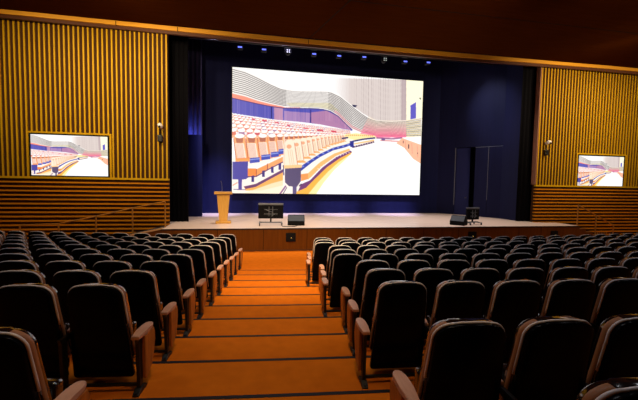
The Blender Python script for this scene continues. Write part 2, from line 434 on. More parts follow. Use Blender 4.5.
for x, y, w in ((252, 119, 3), (262, 120.5, 5), (275, 122.5, 4), (287, 125.4, 3), (303, 128, 5), (317, 130, 6), (331, 131.3, 5)): line([(x, y), (x+w, y+.5)], (.84, .14, .26), 1.2, .85)
OR = (1, .64, .36)
poly([(233, 158), (262, 152), (283, 146), (300, 140), (300, 197), (233, 197)], (1, .95, .90))
HD = [(239.6, 5.6), (251.6, 5.5), (262.6, 4.9), (272, 4.4), (279.8, 3.7), (286, 3.2), (291.4, 2.9), (296, 2.6), (300.3, 2.4), (304.2, 2.2), (307.8, 2.0), (311.2, 1.9), (314.4, 1.8)]
for x, w in HD[::-1]:
    k = w/5.6; yt = 134.2+.5*(1-k); hb = 159.5-(1-k)*19; L = 2.6*k
    poly([(x-w, yt+4*k), (x-w*.7, yt+1*k), (x+w*.7, yt+1*k), (x+w, yt+4*k), (x+w*1.05+L, hb), (x-w*.85+L*.6, hb)], (1, .69, .47))
    poly([(x-w*.78, yt+9*k), (x+w*.80, yt+9*k), (x+w*.78+L, hb-1), (x-w*.62+L*.6, hb-1)], (1, .90, .83))
    poly([(x-w*.7, yt+3.5*k), (x+w*.7, yt+3.5*k), (x+w*.6, yt+8.5*k), (x-w*.5, yt+8.5*k)], (.62, .33, .29), .75)
    blob(x+.05*w, yt+1.6*k, w*.86, 2.3*k, (1, .98, .96))
    for u in np.arange(-.6, .7, .22): line([(x+u*w, yt+9.5*k), (x+u*w+L*.8, hb-1.5)], (.72, .42, .33), .5, .6)
    line([(x-w, yt+4*k), (x-w*.85+L*.6, hb)], (.62, .26, .22), .7*max(k, .6), .85); line([(x+w, yt+4*k), (x+w*1.05+L, hb)], (.88, .45, .28), .7*max(k, .6), .8)
    poly([(x-w*.9+L*.5, hb-1*k), (x+w*1.5+L, hb-1.8*k), (x+w*1.6+L, hb+1.0*k), (x+w*.2+L, hb+2.6*k), (x-w*.9+L*.5, hb+2.2*k)], OR)
    line([(x-w*.9+L*.5, hb-1*k), (x+w*1.5+L, hb-1.8*k)], (.95, .50, .28), .7*max(k, .6), .9)
poly([(233, 161.5), (248.3, 161), (248.6, 177), (246, 179), (233, 179)], (.30, .28, .62))
for x, y, w in ((255, 160.5, 5), (266, 157.5, 4.5), (275, 154.8, 4), (281.5, 152, 3)): poly([(x-w, y-2.6), (x+w, y-3.6), (x+w, y+1.4), (x-w, y+2.6)], (.27, .32, .70)); line([(x-w, y-1), (x+w, y-2)], (.65, .72, .95), .7)
poly([(248.3, 166), (262, 163.5), (270, 162), (282.8, 155.5), (282.8, 160.5), (268, 167.3), (257.4, 175), (248.3, 175.7)], (1, .97, .94))
poly([(248, 168.2), (256.4, 168.2), (256.4, 176), (248, 176.4)], (1, .56, .28)); poly([(248, 165.5), (262, 163), (256.4, 168.2), (248, 168.2)], (1, .95, .93))
poly([(256.4, 168.4), (267.5, 163.2), (267.5, 169.4), (256.4, 176)], (1, .62, .36)); poly([(267.8, 163), (283, 155.6), (283, 161.6), (267.8, 169.2)], (1, .66, .42)); line([(256.4, 168.4), (267.5, 163.2), (283, 155.8)], (1, .98, .96), 1.2)
line([(256.5, 176), (256.5, 168.4)], (.55, .25, .22), .7); line([(267.7, 169.4), (267.7, 163.4)], (.55, .25, .25), .7); line([(248, 176.4), (256.4, 176.2), (268, 169.4), (283, 161.8)], (.30, .20, .40), 1.0)
poly([(244, 186), (258, 183), (283, 170), (283, 185), (262, 190), (246, 190)], (1, .70, .36))
poly([(244, 186), (256, 183.5), (272, 175), (283, 169), (283, 172), (268, 180), (256, 186.5), (246, 188.5)], (.42, .24, .42))
poly([(252, 190), (272, 183), (283, 180), (283, 193), (240, 194)], (1, .93, .80), .8)
for x, y in ((253, 177), (263.5, 172), (272.5, 168), (280, 165)): poly([(x-1.3, y-1.5), (x+1.3, y-2), (x+1.3, y+4.5), (x-1.3, y+4.5)], (.25, .20, .48))
poly([(238.6, 178.5), (242.4, 178.5), (242.2, 189), (238.8, 189)], (.33, .28, .60)); line([(234, 188.8), (246, 189.3)], (.35, .30, .55), .8)
line([(233, 185), (238, 182)], (.9, .6, .5), 1); line([(280, 193.8), (286, 185.4)], (.55, .35, .55), 1.5); line([(283, 193.8), (287, 187)], (.25, .2, .4), .8)
# curving front row of the right group
CB = [(301, 168), (306, 164), (312, 160), (320, 155), (333, 149), (345, 146), (353, 143.5)]
poly([(296, 192), (304, 186), (316, 175), (326, 167), (341, 157), (352, 152), (350, 155), (338, 163), (328, 172), (318, 184), (312, 194), (296, 194)], (1, .72, .30))
poly([(308, 194), (318, 182), (328, 171.5), (338, 162.5), (350, 154.5), (346, 159), (334, 170), (324, 182), (316, 194)], (1, .93, .66))
poly([(283.5, 150), (290, 142.5), (300, 140), (330, 135), (350, 136), (353, 142), (345, 146), (333, 149), (320, 155), (310, 162), (301, 168), (283.5, 168)], (1, .95, .88))
RH = [(289.5, 143.5, 4.6), (297, 142, 3.9), (303.3, 140.7, 3.4), (308.8, 139.6, 3.0), (313.7, 138.6, 2.7), (318.2, 137.9, 2.4), (322.2, 137.3, 2.1), (326, 136.8, 1.9), (329.4, 136.4, 1.7), (332.6, 136.1, 1.6), (335.6, 135.8, 1.5), (338.4, 135.6, 1.4), (341, 135.5, 1.3), (343.5, 135.4, 1.2)]
for x, y, w in RH[::-1]:
    k = w/4.6; hb = y+23*k
    poly([(x-w, hb-1), (x-w, y-1.5*k), (x-.4*w, y-4*k), (x+.6*w, y-4*k), (x+w, y-1.5*k), (x+w*1.7, hb-1.5)], (1, .92, .82))
    blob(x-.1*w, y+3*k, w*.55, 2.2*k, (1, .62, .45), .8)
    for u in (-.35, .1, .5): line([(x+u*w, y+6*k), (x+u*w+.5*w, hb-2*k)], (.86, .66, .50), .5, .7)
    line([(x+w*1.05, y-1*k), (x+w*1.75, hb-1.5)], (.72, .42, .35), .6, .8)
    poly([(x-w*.9, hb-1), (x+w*1.6, hb-1.6*k), (x+w*2.3, hb+.2*k), (x+w*2.2, hb+1.4*k), (x-w*.9, hb+1.2*k)], OR, .9)
poly([(283.5, 137), (284.8, 135), (284.8, 168), (283.5, 168)], (1, .85, .75))
poly([(301, 166), (306, 162.5), (312, 158.6), (320, 153.6), (333, 147.7), (345, 144.6), (353, 142), (353, 144.6), (345, 147.4), (333, 150.4), (320, 157), (312, 162.3), (306, 167), (301, 171)], (.22, .27, .66))
for x in range(303, 350, 5): blob(x, curve(CB, x)-.2, 1.2, .7, (.55, .62, .9), .8)
poly([(301, 171), (306, 167), (312, 162.3), (320, 157), (333, 150.4), (348, 147), (352, 148), (340, 153), (328, 160), (318, 168), (308, 178), (302, 180)], (1, .97, .92))
poly([(301, 174), (308, 173), (308, 179), (301, 181)], (1, .62, .35))
poly([(308, 173), (320, 162), (334, 153.5), (349, 148.6), (350, 150.4), (336, 156), (322, 166), (311, 177), (308, 179.5)], (1, .74, .46))
poly([(301, 184), (310, 180), (322, 167.5), (336, 157), (350, 150.6), (352, 152), (340, 158), (327, 167), (316, 177.5), (306, 187.5), (298, 191)], (.45, .24, .45))
for i in range(12): x = 318+i*2.8; blob(x, curve([(318, 165.5), (336, 154), (351, 148.6)], x)+3.1, .55, .6, (1, .95, .9), .8)
poly([(285, 168.2), (301, 167.2), (300.8, 181), (297, 186.5), (289, 186), (285, 182)], (.36, .31, .44)); poly([(283, 165.2), (301.5, 164.4), (302, 167.4), (283.5, 168.4)], (1, .80, .56))
line([(299, 186), (301.5, 183.4)], (.15, .12, .3), 1); line([(283.4, 165), (283.8, 175)], (.2, .2, .45), .9)
poly([(292.6, 186), (296.6, 186), (296.4, 194.5), (292.8, 194.5)], (.38, .33, .50))
# far group
poly([(344, 134.5), (356, 133.2), (375, 136), (376, 138.5), (356, 141), (345, 137)], (1, .93, .66))
for x in range(346, 374, 2): blob(x, 135.3+abs(x-352)*.035, .7, .7, (1, .62, .36), .9)
line([(341.5, 138.6), (348, 137.6)], (.14, .14, .38), 1.4)
line([(352, 141.5), (363, 139.3), (375, 138)], (.14, .14, .42), 1.5); line([(352, 147.3), (362, 145), (374, 142)], (.28, .14, .34), 1.7)
line([(354, 144), (374, 140.3)], (1, .78, .52), 1.5)
for i in range(8): blob(355+i*2.5, 146.2-i*.55, .5, .5, (1, .9, .8))
poly([(349.6, 141), (353.6, 141), (353.6, 147.4), (350, 147)], (.18, .20, .55))
line([(376, 138), (392, 139), (402, 138)], (.55, .30, .48), 1.6, .8); line([(380, 140.5), (400, 141.6)], (.85, .45, .45), 1.3, .7)
blob(383, 139.6, 2, 1.2, (.35, .25, .5), .8)
# wood front of the platform at the right
poly([(402, 137.6), (424, 136.5), (424, 146.5), (404, 138.5)], (1, 1, 1))
poly([(402, 138.2), (424, 146.2), (424, 166), (413, 159), (404, 148), (396, 143.4)], (1, .73, .60))
for x in (405, 411.5, 417): line([(x, 140+(x-403)*.4), (x+.6, 148+(x-403)*.7)], (.82, .50, .45), .5, .7)
poly([(408, 144.4), (409, 144.6), (409, 149), (408, 148.6)], (.2, .13, .2)); poly([(402.6, 140.6), (403.3, 140.8), (403.3, 143.8), (402.6, 143.4)], (.4, .25, .3)); poly([(417, 152.6), (417.7, 152.8), (417.7, 154.5), (417, 154.2)], (.2, .13, .2))

img = img.reshape(PH//2, 2, PW//2, 2, 3).mean((1, 3)); PW //= 2; PH //= 2
lin = np.where(img <= .04045, img/12.92, ((img+.055)/1.055)**2.4)
pm = bpy.data.meshes.new('picture')
vs = [((i+.5)/PW-.5, 0, .5-(j+.5)/PH) for j in range(PH) for i in range(PW)]
# stretch the outermost samples to the edge of the panel
vs = [(max(-.5, min(.5, x*(PW/(PW-1.)))), 0, max(-.5, min(.5, z*(PH/(PH-1.))))) for x, y, z in vs]
fs = [(j*PW+i, (j+1)*PW+i, (j+1)*PW+i+1, j*PW+i+1) for j in range(PH-1) for i in range(PW-1)]
pm.from_pydata(vs, [], fs)
ca = pm.color_attributes.new('picture', 'FLOAT_COLOR', 'POINT')
ca.data.foreach_set('color', np.concatenate([lin.reshape(-1, 3), np.ones((PW*PH, 1))], 1).astype(np.float32).ravel())
def picmat(name, strength):
    m = bpy.data.materials.new(name); m.use_nodes = True; nt = m.node_tree; b = nt.nodes['Principled BSDF']
    at = nt.nodes.new('ShaderNodeAttribute'); at.attribute_name = 'picture'
    b.inputs['Base Color'].default_value = (.01, .01, .01, 1); b.inputs['Roughness'].default_value = .5
    nt.links.new(at.outputs['Color'], b.inputs['Emission Color']); b.inputs['Emission Strength'].default_value = strength
    return m
pm.materials.append(picmat('lit display picture', 1.12))

def display(name, x0, x1, z0, z1, yf, depth, rim, label, cat, mount):
    e = empty(name, ((x0+x1)/2, yf, (z0+z1)/2), 0, label, cat)
    w, h = (x1-x0)/2, (z1-z0)/2
    boxobj('housing', (-w-rim*.5, w+rim*.5, .012, depth, -h-rim*.5, h+rim*.5), 'plastic', e)
    bm = bmesh.new()
    for b in ((-w-rim, w+rim, h, h+rim), (-w-rim, w+rim, -h-rim, -h), (-w-rim, -w, -h, h), (w, w+rim, -h, h)): box(bm, b[0], b[1], -.012, .03, b[2], b[3])
    obj('bezel', bm, 'plastic', e)
    p = bpy.data.objects.new('picture', pm); COL.objects.link(p); p.parent = e; p.scale = (2*w, 1, 2*h)
    boxobj('wall_mount', (-w*.5, w*.5, depth, mount, -h*.4, h*.4), 'darkmetal', e)
    return e
display('led_screen', -1.215, 10.263, 2.095, 9.14, BK-.15, .09, .03, 'huge bright screen on the back wall of the stage', 'screen', .16)
display('display_panel', -8.62, -5.855, 2.93, 4.53, WY-.04, .06, .045, 'lit display panel on the slatted wall left of the stage', 'screen', .10)
display('display_panel', 16.79, 19.67, 2.885, 4.455, WY-.04, .06, .045, 'lit display panel on the slatted wall right of the stage', 'screen', .10)

# ------------------------------------------------------------------ lectern, monitors, speakers on the stage
L = empty('lectern', (-1.32, 16.05, ZS), math.radians(3), 'honey oak lectern with a microphone, left of the big screen', 'lectern')
bm = bmesh.new(); box(bm, -.33, .33, -.17, .22, 0, .10, .012); obj('base', bm, 'oak', L)
bm = bmesh.new()
A = [(-.175, -.12), (.175, -.12), (.175, .16), (-.175, .16)]; B = [(-.27, -.17), (.27, -.17), (.27, .20), (-.27, .20)]
va = [bm.verts.new((*p, .10)) for p in A]; vb = [bm.verts.new((*p, 1.26)) for p in B]
bm.faces.new(va[::-1]); bm.faces.new(vb)
for i in range(4): bm.faces.new((va[i], va[(i+1) % 4], vb[(i+1) % 4], vb[i]))
col = obj('column', bm, 'oak', L)
bm = bmesh.new(); box(bm, -.29, .29, -.19, .22, 1.255, 1.30, .006); obj('neck', bm, 'oakdark', L)
bm = bmesh.new(); box(bm, -.385, .385, -.25, .28, 1.30, 1.40, .012, mtx=None); obj('reading_top', bm, 'oak', L)
mc = obj('microphone', one(tube, [(-.06, .02, 1.40), (-.06, .02, 1.60), (-.07, .0, 1.75), (-.10, -.05, 1.84)], .009), 'plasticgrey', L)
bm = bmesh.new(); lathe(bm, [(.006, 0), (.018, .01), (.02, .05), (.012, .065)], 12, Matrix.Translation((-.10, -.05, 1.835)) @ Matrix.Rotation(-.6, 4, 'X')); obj('microphone_head', bm, 'plastic', mc)

def monitor(loc, rz, w, h, zc, label):
    e = empty('stage_monitor', loc, rz, label, 'monitor')
    bm = bmesh.new(); box(bm, -w/2, w/2, -.03, .05, zc-h/2, zc+h/2, .012); obj('screen_back', bm, 'matte', e)
    bm = bmesh.new(); box(bm, -w*.30, w*.30, -.075, -.03, zc-h*.30, zc+h*.18, .015); ht = obj('electronics_box', bm, 'matte', e)
    bm = bmesh.new()
    for z in (zc+h*.10, zc-h*.16, zc-h*.24): box(bm, -w*.27, w*.27, -.081, -.074, z-.006, z+.006)
    obj('vent_slot', bm, 'plasticgrey', ht)
    bm = bmesh.new(); box(bm, -w/2, w/2, -.034, .052, zc+h/2-.075, zc+h/2+.004, .008); obj('top_bezel', bm, 'plasticgrey', e)
    c = one(tube, [(-w*.20, -.085, zc+h*.1), (-w*.1, -.12, zc+h*.02), (w*.05, -.12, zc-h*.06), (w*.14, -.10, zc-h*.2), (w*.02, -.09, zc-h*.34)], .011, 8); obj('cable', c, 'plasticgrey', e)
    for sx in (-.08, .08): obj('bracket_rail', one(box, sx-.012, sx+.012, -.088, -.074, zc-h*.34, zc+h*.30), 'plasticgrey', e)
    obj('post', one(box, -.035, .035, -.03, .03, .12, zc-h*.3, bev=.006), 'darkmetal', e)
    bm = bmesh.new(); box(bm, -w*.45, w*.45, -.035, .035, .10, .15, .008)
    for sx in (-1, 1): box(bm, sx*w*.44-.03, sx*w*.44+.03, -.26, .26, .085, .125, .008)
    obj('base', bm, 'plasticgrey', e)
    for sx in (-1, 1):
        for sy_ in (-.23, .23):
            obj('caster', one(lathe, [(.042, -.016), (.045, -.008), (.045, .008), (.042, .016)], 14, Matrix.Translation((sx*w*.44, sy_, .045)) @ Matrix.Rotation(PI/2, 4, 'Y')), 'matte', e)
    return e
monitor((.74, 15.28, ZS), math.radians(-2), 1.08, .66, .62, 'black rolling monitor seen from behind, on the stage right of the lectern')
monitor((10.26, 14.98, ZS), math.radians(9), .74, .58, .53, 'smaller black rolling monitor at the right of the stage, turned sideways')

def wedge(loc, rz, w, label):
    e = empty('floor_speaker', loc, rz, label, 'speaker')
    pr = [(-.27, 0), (.24, 0), (.30, .10), (.08, .44), (-.08, .42), (-.30, .17)]
    bm = bmesh.new(); prism(bm, pr, 'x', -w/2, w/2, .018); obj('cabinet', bm, 'matte', e)
    bm = bmesh.new(); prism(bm, [(.295, .13), (.31, .14), (.10, .44), (.085, .43)], 'x', -w/2+.03, w/2-.03); obj('grille', bm, 'grille', e)
    bm = bmesh.new(); prism(bm, [(-.09, .418), (-.285, .195), (-.295, .203), (-.10, .430)], 'x', -w/2+.02, w/2-.02); obj('top_panel', bm, 'wedgetop', e)
    for s in (-1, 1):
        obj('handle', one(box, s*(w/2+.004)-.006, s*(w/2+.004)+.006, -.08, .08, .20, .25, bev=.004), 'darkmetal', e)
    return e
wedge((1.86, 15.36, ZS), math.radians(-6), .74, 'black wedge floor speaker beside the larger rolling monitor')
wedge((9.55, 14.98, ZS), math.radians(-50), .66, 'black wedge floor speaker tilted beside the smaller rolling monitor')
tag(obj('stage_cable', one(tube, [(1.2, 14.72, ZS+.015), (1.42, 14.66, ZS+.015), (1.72, 14.68, ZS+.015), (1.86, 14.95, ZS+.015), (1.88, 15.1, ZS+.015)], .014, 8), 'matte'), 'thin black cable lying in front of the left wedge speaker', 'cable')

for (x, z, w, h, lb) in ((1.515, .565, .40, .36, 'black socket box on the stage front nearest the aisle'), (9.78, .53, .40, .36, 'black socket box on the stage front below the smaller rolling monitor'),
                         (14.12, .53, .38, .36, 'black socket box on the stage front near the right stairs'), (-2.86, .56, .42, .36, 'black socket box on the stage front near the left ramp')):
    e = empty('socket_box', (x, SF, z), 0, lb, 'socket box', 'socket boxes on the stage front')
    bm = bmesh.new(); box(bm, -w/2, w/2, -.05, .0, -h/2, h/2, .01); obj('box_body', bm, 'matte', e)
    bm = bmesh.new(); box(bm, -w/2+.04, w/2-.04, -.058, -.05, -h/2+.04, h/2-.04, .004); obj('cover', bm, 'matte', e)
    bm = bmesh.new(); lathe(bm, [(.016, 0), (.014, .008)], 10, Matrix.Translation((.02, -.058, -.02)) @ Matrix.Rotation(PI/2, 4, 'X')); obj('pilot_lamp', bm, 'led', e)

# ------------------------------------------------------------------ side ramp, stairs and handrails
bm = bmesh.new()
prism(bm, [(PL+.06, ZS-.002), (-7.5, 0.0), (PL+.06, 0.0)], 'y', SF+.25, WY-.1)
rp = struct(obj('ramp_floor', bm, mat('dark ramp carpet', (.012, .008, .008), .9)), 'dark ramp rising along the left slatted wall to the stage')
rp.name = 'floor_ramp'
bm = bmesh.new(); prism(bm, [(PL+.08, ZS+.03), (-7.5, .06), (-7.5, 0), (PL+.08, 0)], 'y', SF+.15, SF+.25); obj('stringer', bm, 'stagefront', rp)
bm = bmesh.new(); prism(bm, [(PL+.08, ZS+.035), (-7.5, .065), (-7.5, .03), (PL+.08, ZS-.02)], 'y', SF+.12, SF+.28); obj('curb_cap', bm, mat('pale curb', (.55, .33, .16), .5), rp)
def handrail(label, posts, rail, extra=()):
    x0, y0 = posts[0][0], posts[0][1]
    e = empty('handrail', (x0, y0, 0), 0, label, 'handrail')
    for (x, y, z0, z1) in posts:
        obj('post', one(tube, [(x-x0, y-y0, z0), (x-x0, y-y0, z1)], .028, 10), 'brass', e)
    obj('rail', one(tube, [(x-x0, y-y0, z) for x, y, z in rail], .026, 10), 'brass', e)
    for (x, y, z0, z1) in extra:
        obj('baluster', one(tube, [(x-x0, y-y0, z0), (x-x0, y-y0, z1)], .018, 8), 'brass', e)
    return e
ry = 14.82
handrail('brass handrail descending along the left slatted wall from the stage', [(-3.47, ry, ZS, 1.96), (-4.68, ry, .65, 1.69), (-5.99, ry, .35, 1.37), (-7.29, ry, .04, 1.09), (-8.58, ry, 0, 1.05)],
         [(-3.47, ry, 1.97), (-4.68, ry, 1.70), (-5.99, ry, 1.38), (-7.29, ry, 1.10), (-8.58, ry, 1.05)])
SY = SF+.1
bm = bmesh.new()
for i in range(5): box(bm, 15.55+i*.40, 15.55+(i+1)*.40, SF+.02, WY-.1, 0, ZS-(i+1)*ZS/6)
sf = struct(obj('floor_stairs', bm, 'stagefront'), 'wood stairs going down from the right end of the stage')
bm = bmesh.new()
for i in range(5): box(bm, 15.55+(i+1)*.40-.05, 15.55+(i+1)*.40+.006, SF+.015, WY-.1, ZS-(i+1)*ZS/6, ZS-(i+1)*ZS/6+.008)
obj('nosing', bm, 'nosing', sf)
handrail('brass handrail of the stairs at the right end of the stage', [(15.50, SY, ZS, 1.93), (16.58, SY, .40, 1.43), (17.64, SY, 0, .98)],
         [(15.50, SY, 1.94), (16.58, SY, 1.44), (17.5, SY, 1.0), (17.64, SY, .98)], [(16.72+.13*i, SY, .16 if i < 4 else 0, .60) for i in range(5)])

# ------------------------------------------------------------------ wall cameras on the slatted walls
def wallcam(x, label):
    e = empty('wall_camera', (x, WY-.03, 4.54), 0, label, 'camera', 'wall cameras beside the stage')
    bm = bmesh.new(); box(bm, -.09, .09, -.16, 0, -.14, .14, .02); obj('mount_box', bm, 'plastic', e)
    obj('stem', one(tube, [(0, -.08, .13), (0, -.10, .44)], .018, 8), 'plastic', e)
    bm = bmesh.new(); lathe(bm, [(.05, -.17), (.085, -.15), (.095, 0), (.085, .10), (.03, .14)], 18, Matrix.Translation((.02, -.16, .51)) @ Matrix.Rotation(1.25, 4, 'X')); h = obj('camera_head', bm, 'white', e, True)
    bm = bmesh.new(); lathe(bm, [(.05, 0), (.045, .03)], 16, Matrix.Translation((.02, -.30, .46)) @ Matrix.Rotation(1.25+PI/2-.3, 4, 'X')); obj('lens', bm, 'plastic', h)
wallcam(-3.83, 'white camera on a black bracket on the left slatted wall')
wallcam(14.73, 'white camera on a black bracket on the right slatted wall')

# ------------------------------------------------------------------ lighting batten with its lamps
BY, BZ = 18.0, 9.33
bt = tag(obj('lighting_batten', one(tube, [(-4.5, BY, BZ+.262), (13.2, BY, BZ+.262)], .03, 10), 'darkmetal'), 'dark pipe across the stage holding the small lamps', 'lighting pipe')
for x in (-4.2, 0.2, 5.0, 9.8, 13.0): obj('hanger_wire', one(tube, [(x, BY, BZ+.3), (x, BY, 12.5)], .008, 6), 'darkmetal', bt)
words = ['first', 'second', 'third', 'fourth', 'fifth', 'sixth', 'seventh', 'eighth', 'ninth', 'tenth', 'eleventh', 'twelfth', 'thirteenth', 'fourteenth', 'fifteenth', 'sixteenth', 'seventeenth', 'eighteenth', 'nineteenth', 'twentieth', 'twenty-first', 'twenty-second', 'twenty-third', 'twenty-fourth', 'twenty-fifth']
lamp_x = [-.707, .456, 2.975, 4.285, 5.63, 7.92, 9.249]
for i, x in enumerate(lamp_x):
    dz = (.02, 0, -.01, 0, .05, 0, .05)[i]
    e = empty('stage_spotlight', (x, BY, BZ+dz), 0, 'blue lit stage lamp above the screen, %s lamp from the left' % words[i], 'stage light', 'blue lamps above the screen')
    bm = bmesh.new(); box(bm, -.13, .13, -.06, .20, -.075, .10, .02); obj('lamp_housing', bm, 'matte', e)
    bm = bmesh.new(); box(bm, -.10, .10, -.07, -.058, -.035, .035, .006); obj('lens', bm, 'bluelens', e)
    bm = bmesh.new()
    for s in (-1, 1): box(bm, s*.145-.008, s*.145+.008, .04, .07, -.02, .24-dz)
    box(bm, -.153, .153, .034, .07, .23, .25-dz); box(bm, -.04, .04, .034, .05, .24-dz, .31-dz); box(bm, -.04, .04, -.05, .05, .297-dz, .312-dz); obj('yoke', bm, 'darkmetal', e)
for i, (x, lb) in enumerate(((1.649, 'pale lit spotlight between the second and third blue lamps'), (6.74, 'pale lit spotlight between the fifth and sixth blue lamps'))):
    e = empty('stage_spotlight', (x, BY, BZ-.01), 0, lb, 'stage light')
    bm = bmesh.new(); lathe(bm, [(.06, -.16), (.13, -.12), (.14, .12), (.12, .15)], 18, Matrix.Rotation(PI/2, 4, 'X')); obj('lamp_housing', bm, 'matte', e, True)
    bm = bmesh.new()
    for sx in (-.075, .03): 
        for sz in (-.07, .03): box(bm, sx, sx+.05, -.165, -.150, sz, sz+.04)
    obj('lens', bm, 'whitelens', e)
    bm = bmesh.new()
    for s in (-1, 1): box(bm, s*.16-.01, s*.16+.01, -.02, .02, -.03, .225)
    box(bm, -.17, .17, -.02, .02, .20, .228); obj('yoke', bm, 'darkmetal', e)

# ------------------------------------------------------------------ theatre seats
PITCHX = .674; HW = PITCHX/2; HE = .405     # seat pitch, half of it, centre of an aisle seat to its aisle arm
def yrec(z): return max(0, 1.14-z)*.17            # the back leans: its foot stands further forward
def padmesh(outline, y0, th, ins=.012, rr=.012):
    """closed pad with rounded rim following the lean of the back; outline in (x,z), rear face at y0"""
    bm = bmesh.new(); n = len(outline)
    cx = sum(p[0] for p in outline)/n; cz = sum(p[1] for p in outline)/n
    prof = [(.55, -.006), (.86, -.004), (1-ins*2.2, .001), (1-ins*.7, rr*.45), (1, rr), (1, th-rr), (1-ins*.7, th-rr*.45), (1-ins*2.2, th-.003), (.86, th+.004), (.55, th+.010)]
    rings = []
    for s, dy in prof:
        rings.append([bm.verts.new((cx+(x-cx)*s, y0+dy+yrec(cz+(z-cz)*s)+.30*((cx+(x-cx)*s)**2), cz+(z-cz)*s)) for x, z in outline])
    for A, B in zip(rings, rings[1:]):
        for i in range(n): bm.faces.new((A[i], A[(i+1) % n], B[(i+1) % n], B[i]))
    bm.faces.new(rings[0][::-1]); bm.faces.new(rings[-1])
    return bm
def outline(wt, wb, z0, z1, rc, rb=.03, crown=.012):
    pts = []
    for k in range(9):
        t = PI/2*k/8; pts.append((wt-rc+rc*math.sin(PI/2-t), z1-crown-rc+rc*math.cos(PI/2-t)))
    for x in (wt*.5, 0, -wt*.5): pts.append((x, z1-crown*(x/wt)**2))
    for k in range(9):
        t = PI/2*k/8; pts.append((-wt+rc-rc*math.sin(t), z1-crown-rc+rc*math.cos(t)))
    for k in range(1, 5): t = k/5; pts.append((-wt+(wt-wb)*t, (z1-crown-rc)*(1-t)+(z0+rb)*t))
    for k in range(4):
        t = PI/2*k/3; pts.append((-wb+rb-rb*math.cos(t), z0+rb-rb*math.sin(t)))
    for k in range(4):
        t = PI/2*k/3; pts.append((wb-rb+rb*math.sin(t), z0+rb-rb*math.cos(t)))
    for k in range(1, 5): t = k/5; pts.append((wb+(wt-wb)*t, (z0+rb)*(1-t)+(z1-crown-rc)*t))
    return pts
meshes = {}
def keep(key, o): meshes[key] = o.data; bpy.data.objects.remove(o)
keep('back_shell', obj('back_shell', padmesh(outline(.258, .304, .10, 1.138, .120), -.030, .052), 'shell', smooth=True))
keep('backrest', obj('backrest', padmesh(outline(.262, .306, .30, 1.139, .122), .021, .090, .012, .014), 'cushion', smooth=True))
bm = bmesh.new(); box(bm, -.235, .235, -.06, .06, 0, .36, .035, 3, Matrix.Translation((0, .345, .26)) @ Matrix.Rotation(-.16, 4, 'X'))
keep('seat_cushion', obj('seat_cushion', bm, 'cushion', smooth=True))
bm = bmesh.new(); box(bm, -.245, .245, .18, .34, .13, .27, .03, 2); keep('seat_pan', obj('seat_pan', bm, 'shell', smooth=True))
def armmesh(x, end):
    bm = bmesh.new(); w, v = (.040, .052) if end else (.017, .040)
    r = -.02 if end else .16
    pts = [(x-w, r), (x+w, r), (x+(v if end else w), .13 if end else .22), (x+v, .21 if end else .27), (x+v, .30), (x+.036, .350), (x+.014, .368), (x-.014, .368), (x-.036, .350), (x-v, .30), (x-v, .21 if end else .27), (x-(v if end else w), .13 if end else .22)]
    prism(bm, pts, 'z', .585, .626, .010); return bm
def bracket(x):
    bm = bmesh.new(); prism(bm, [(.0, .587), (.30, .587), (.24, .540), (.03, .510)], 'x', x-.016, x+.016, .005); return bm
def legmesh(x):
    bm = bmesh.new(); prism(bm, [(.02, .56), (.11, .56), (.12, .05), (.05, .05)], 'x', x-.018, x+.018, .004)
    return bm
def footmesh(x):
    bm = bmesh.new(); prism(bm, [(-.03, 0), (.19, 0), (.19, .02), (.14, .055), (.04, .055), (-.03, .02)], 'x', x-.032, x+.032, .004)
    lathe(bm, [(.014, 0), (.014, .022)], 8, Matrix.Translation((x, -.015, .015)))
    return bm
def panelmesh(x):
    bm = bmesh.new()
    pts = [(.10, .578), (.335, .578), (.362, .52), (.365, .43), (.335, .30), (.27, .19), (.20, .14), (.13, .11), (.10, .14), (.10, .38)]
    prism(bm, pts, 'x', x-.016, x+.016, .006); return bm
for s, k in ((1, 'R'), (-1, 'L')):
    keep('armrest'+k, obj('armrest', armmesh(s*HW, False), 'armwood')); keep('endarm'+k, obj('armrest', armmesh(s*HE, True), 'armwood'))
    keep('bracket'+k, obj('armrest_bracket', bracket(s*HW), 'plastic')); keep('endbracket'+k, obj('armrest_bracket', bracket(s*HE), 'plastic'))
    keep('leg'+k, obj('leg', legmesh(s*HW), 'darkmetal')); keep('endleg'+k, obj('leg', legmesh(s*HE), 'darkmetal'))
    keep('foot'+k, obj('foot', footmesh(s*HW), 'darkmetal')); keep('endfoot'+k, obj('foot', footmesh(s*HE), 'darkmetal'))
    keep('panel'+k, obj('end_panel', panelmesh(s*(HE+.036)), 'panelwood'))
for k, a0, a1 in (('crossbar', -HW, HW), ('crossbarR', -HW, HE), ('crossbarL', -HE, HW)):
    keep(k, obj('crossbar', one(box, a0+.022, a1-.022, .065, .095, .062, .090, bev=.004), 'darkmetal'))
def bandmesh(s):
    """brown side of the back: a thin band following the outline up into the top corner"""
    bm = bmesh.new(); wt, wb, z0, z1, rc = .262, .306, .30, 1.139, .122; path = []
    for k in range(9): t = k/8; path.append((wb-.004+(wt-wb)*t, .33+(z1-.012-rc-.33)*t, 1.0, 0.0))
    for k in range(1, 9):
        t = k/8*PI/2*.86; path.append((wt-.004-rc+rc*math.cos(t), z1-.012-rc+rc*math.sin(t), math.cos(t), math.sin(t)))
    rings = []
    for i, (x, z, nx, nz) in enumerate(path):
        w = .0065 if i < len(path)-4 else .004
        dd = .30*x*x+yrec(z)
        rings.append([bm.verts.new((s*(x+nx*o), yy+dd, z+nz*o)) for o, yy in ((-.006, .030), (w, .034), (w+.001, .052), (w, .074), (-.006, .080))])
    for A, B in zip(rings, rings[1:]):
        for j in range(5): bm.faces.new((A[j], A[(j+1) % 5], B[(j+1) % 5], B[j]))
    bm.faces.new(rings[0]); bm.faces.new(rings[-1][::-1]); return bm
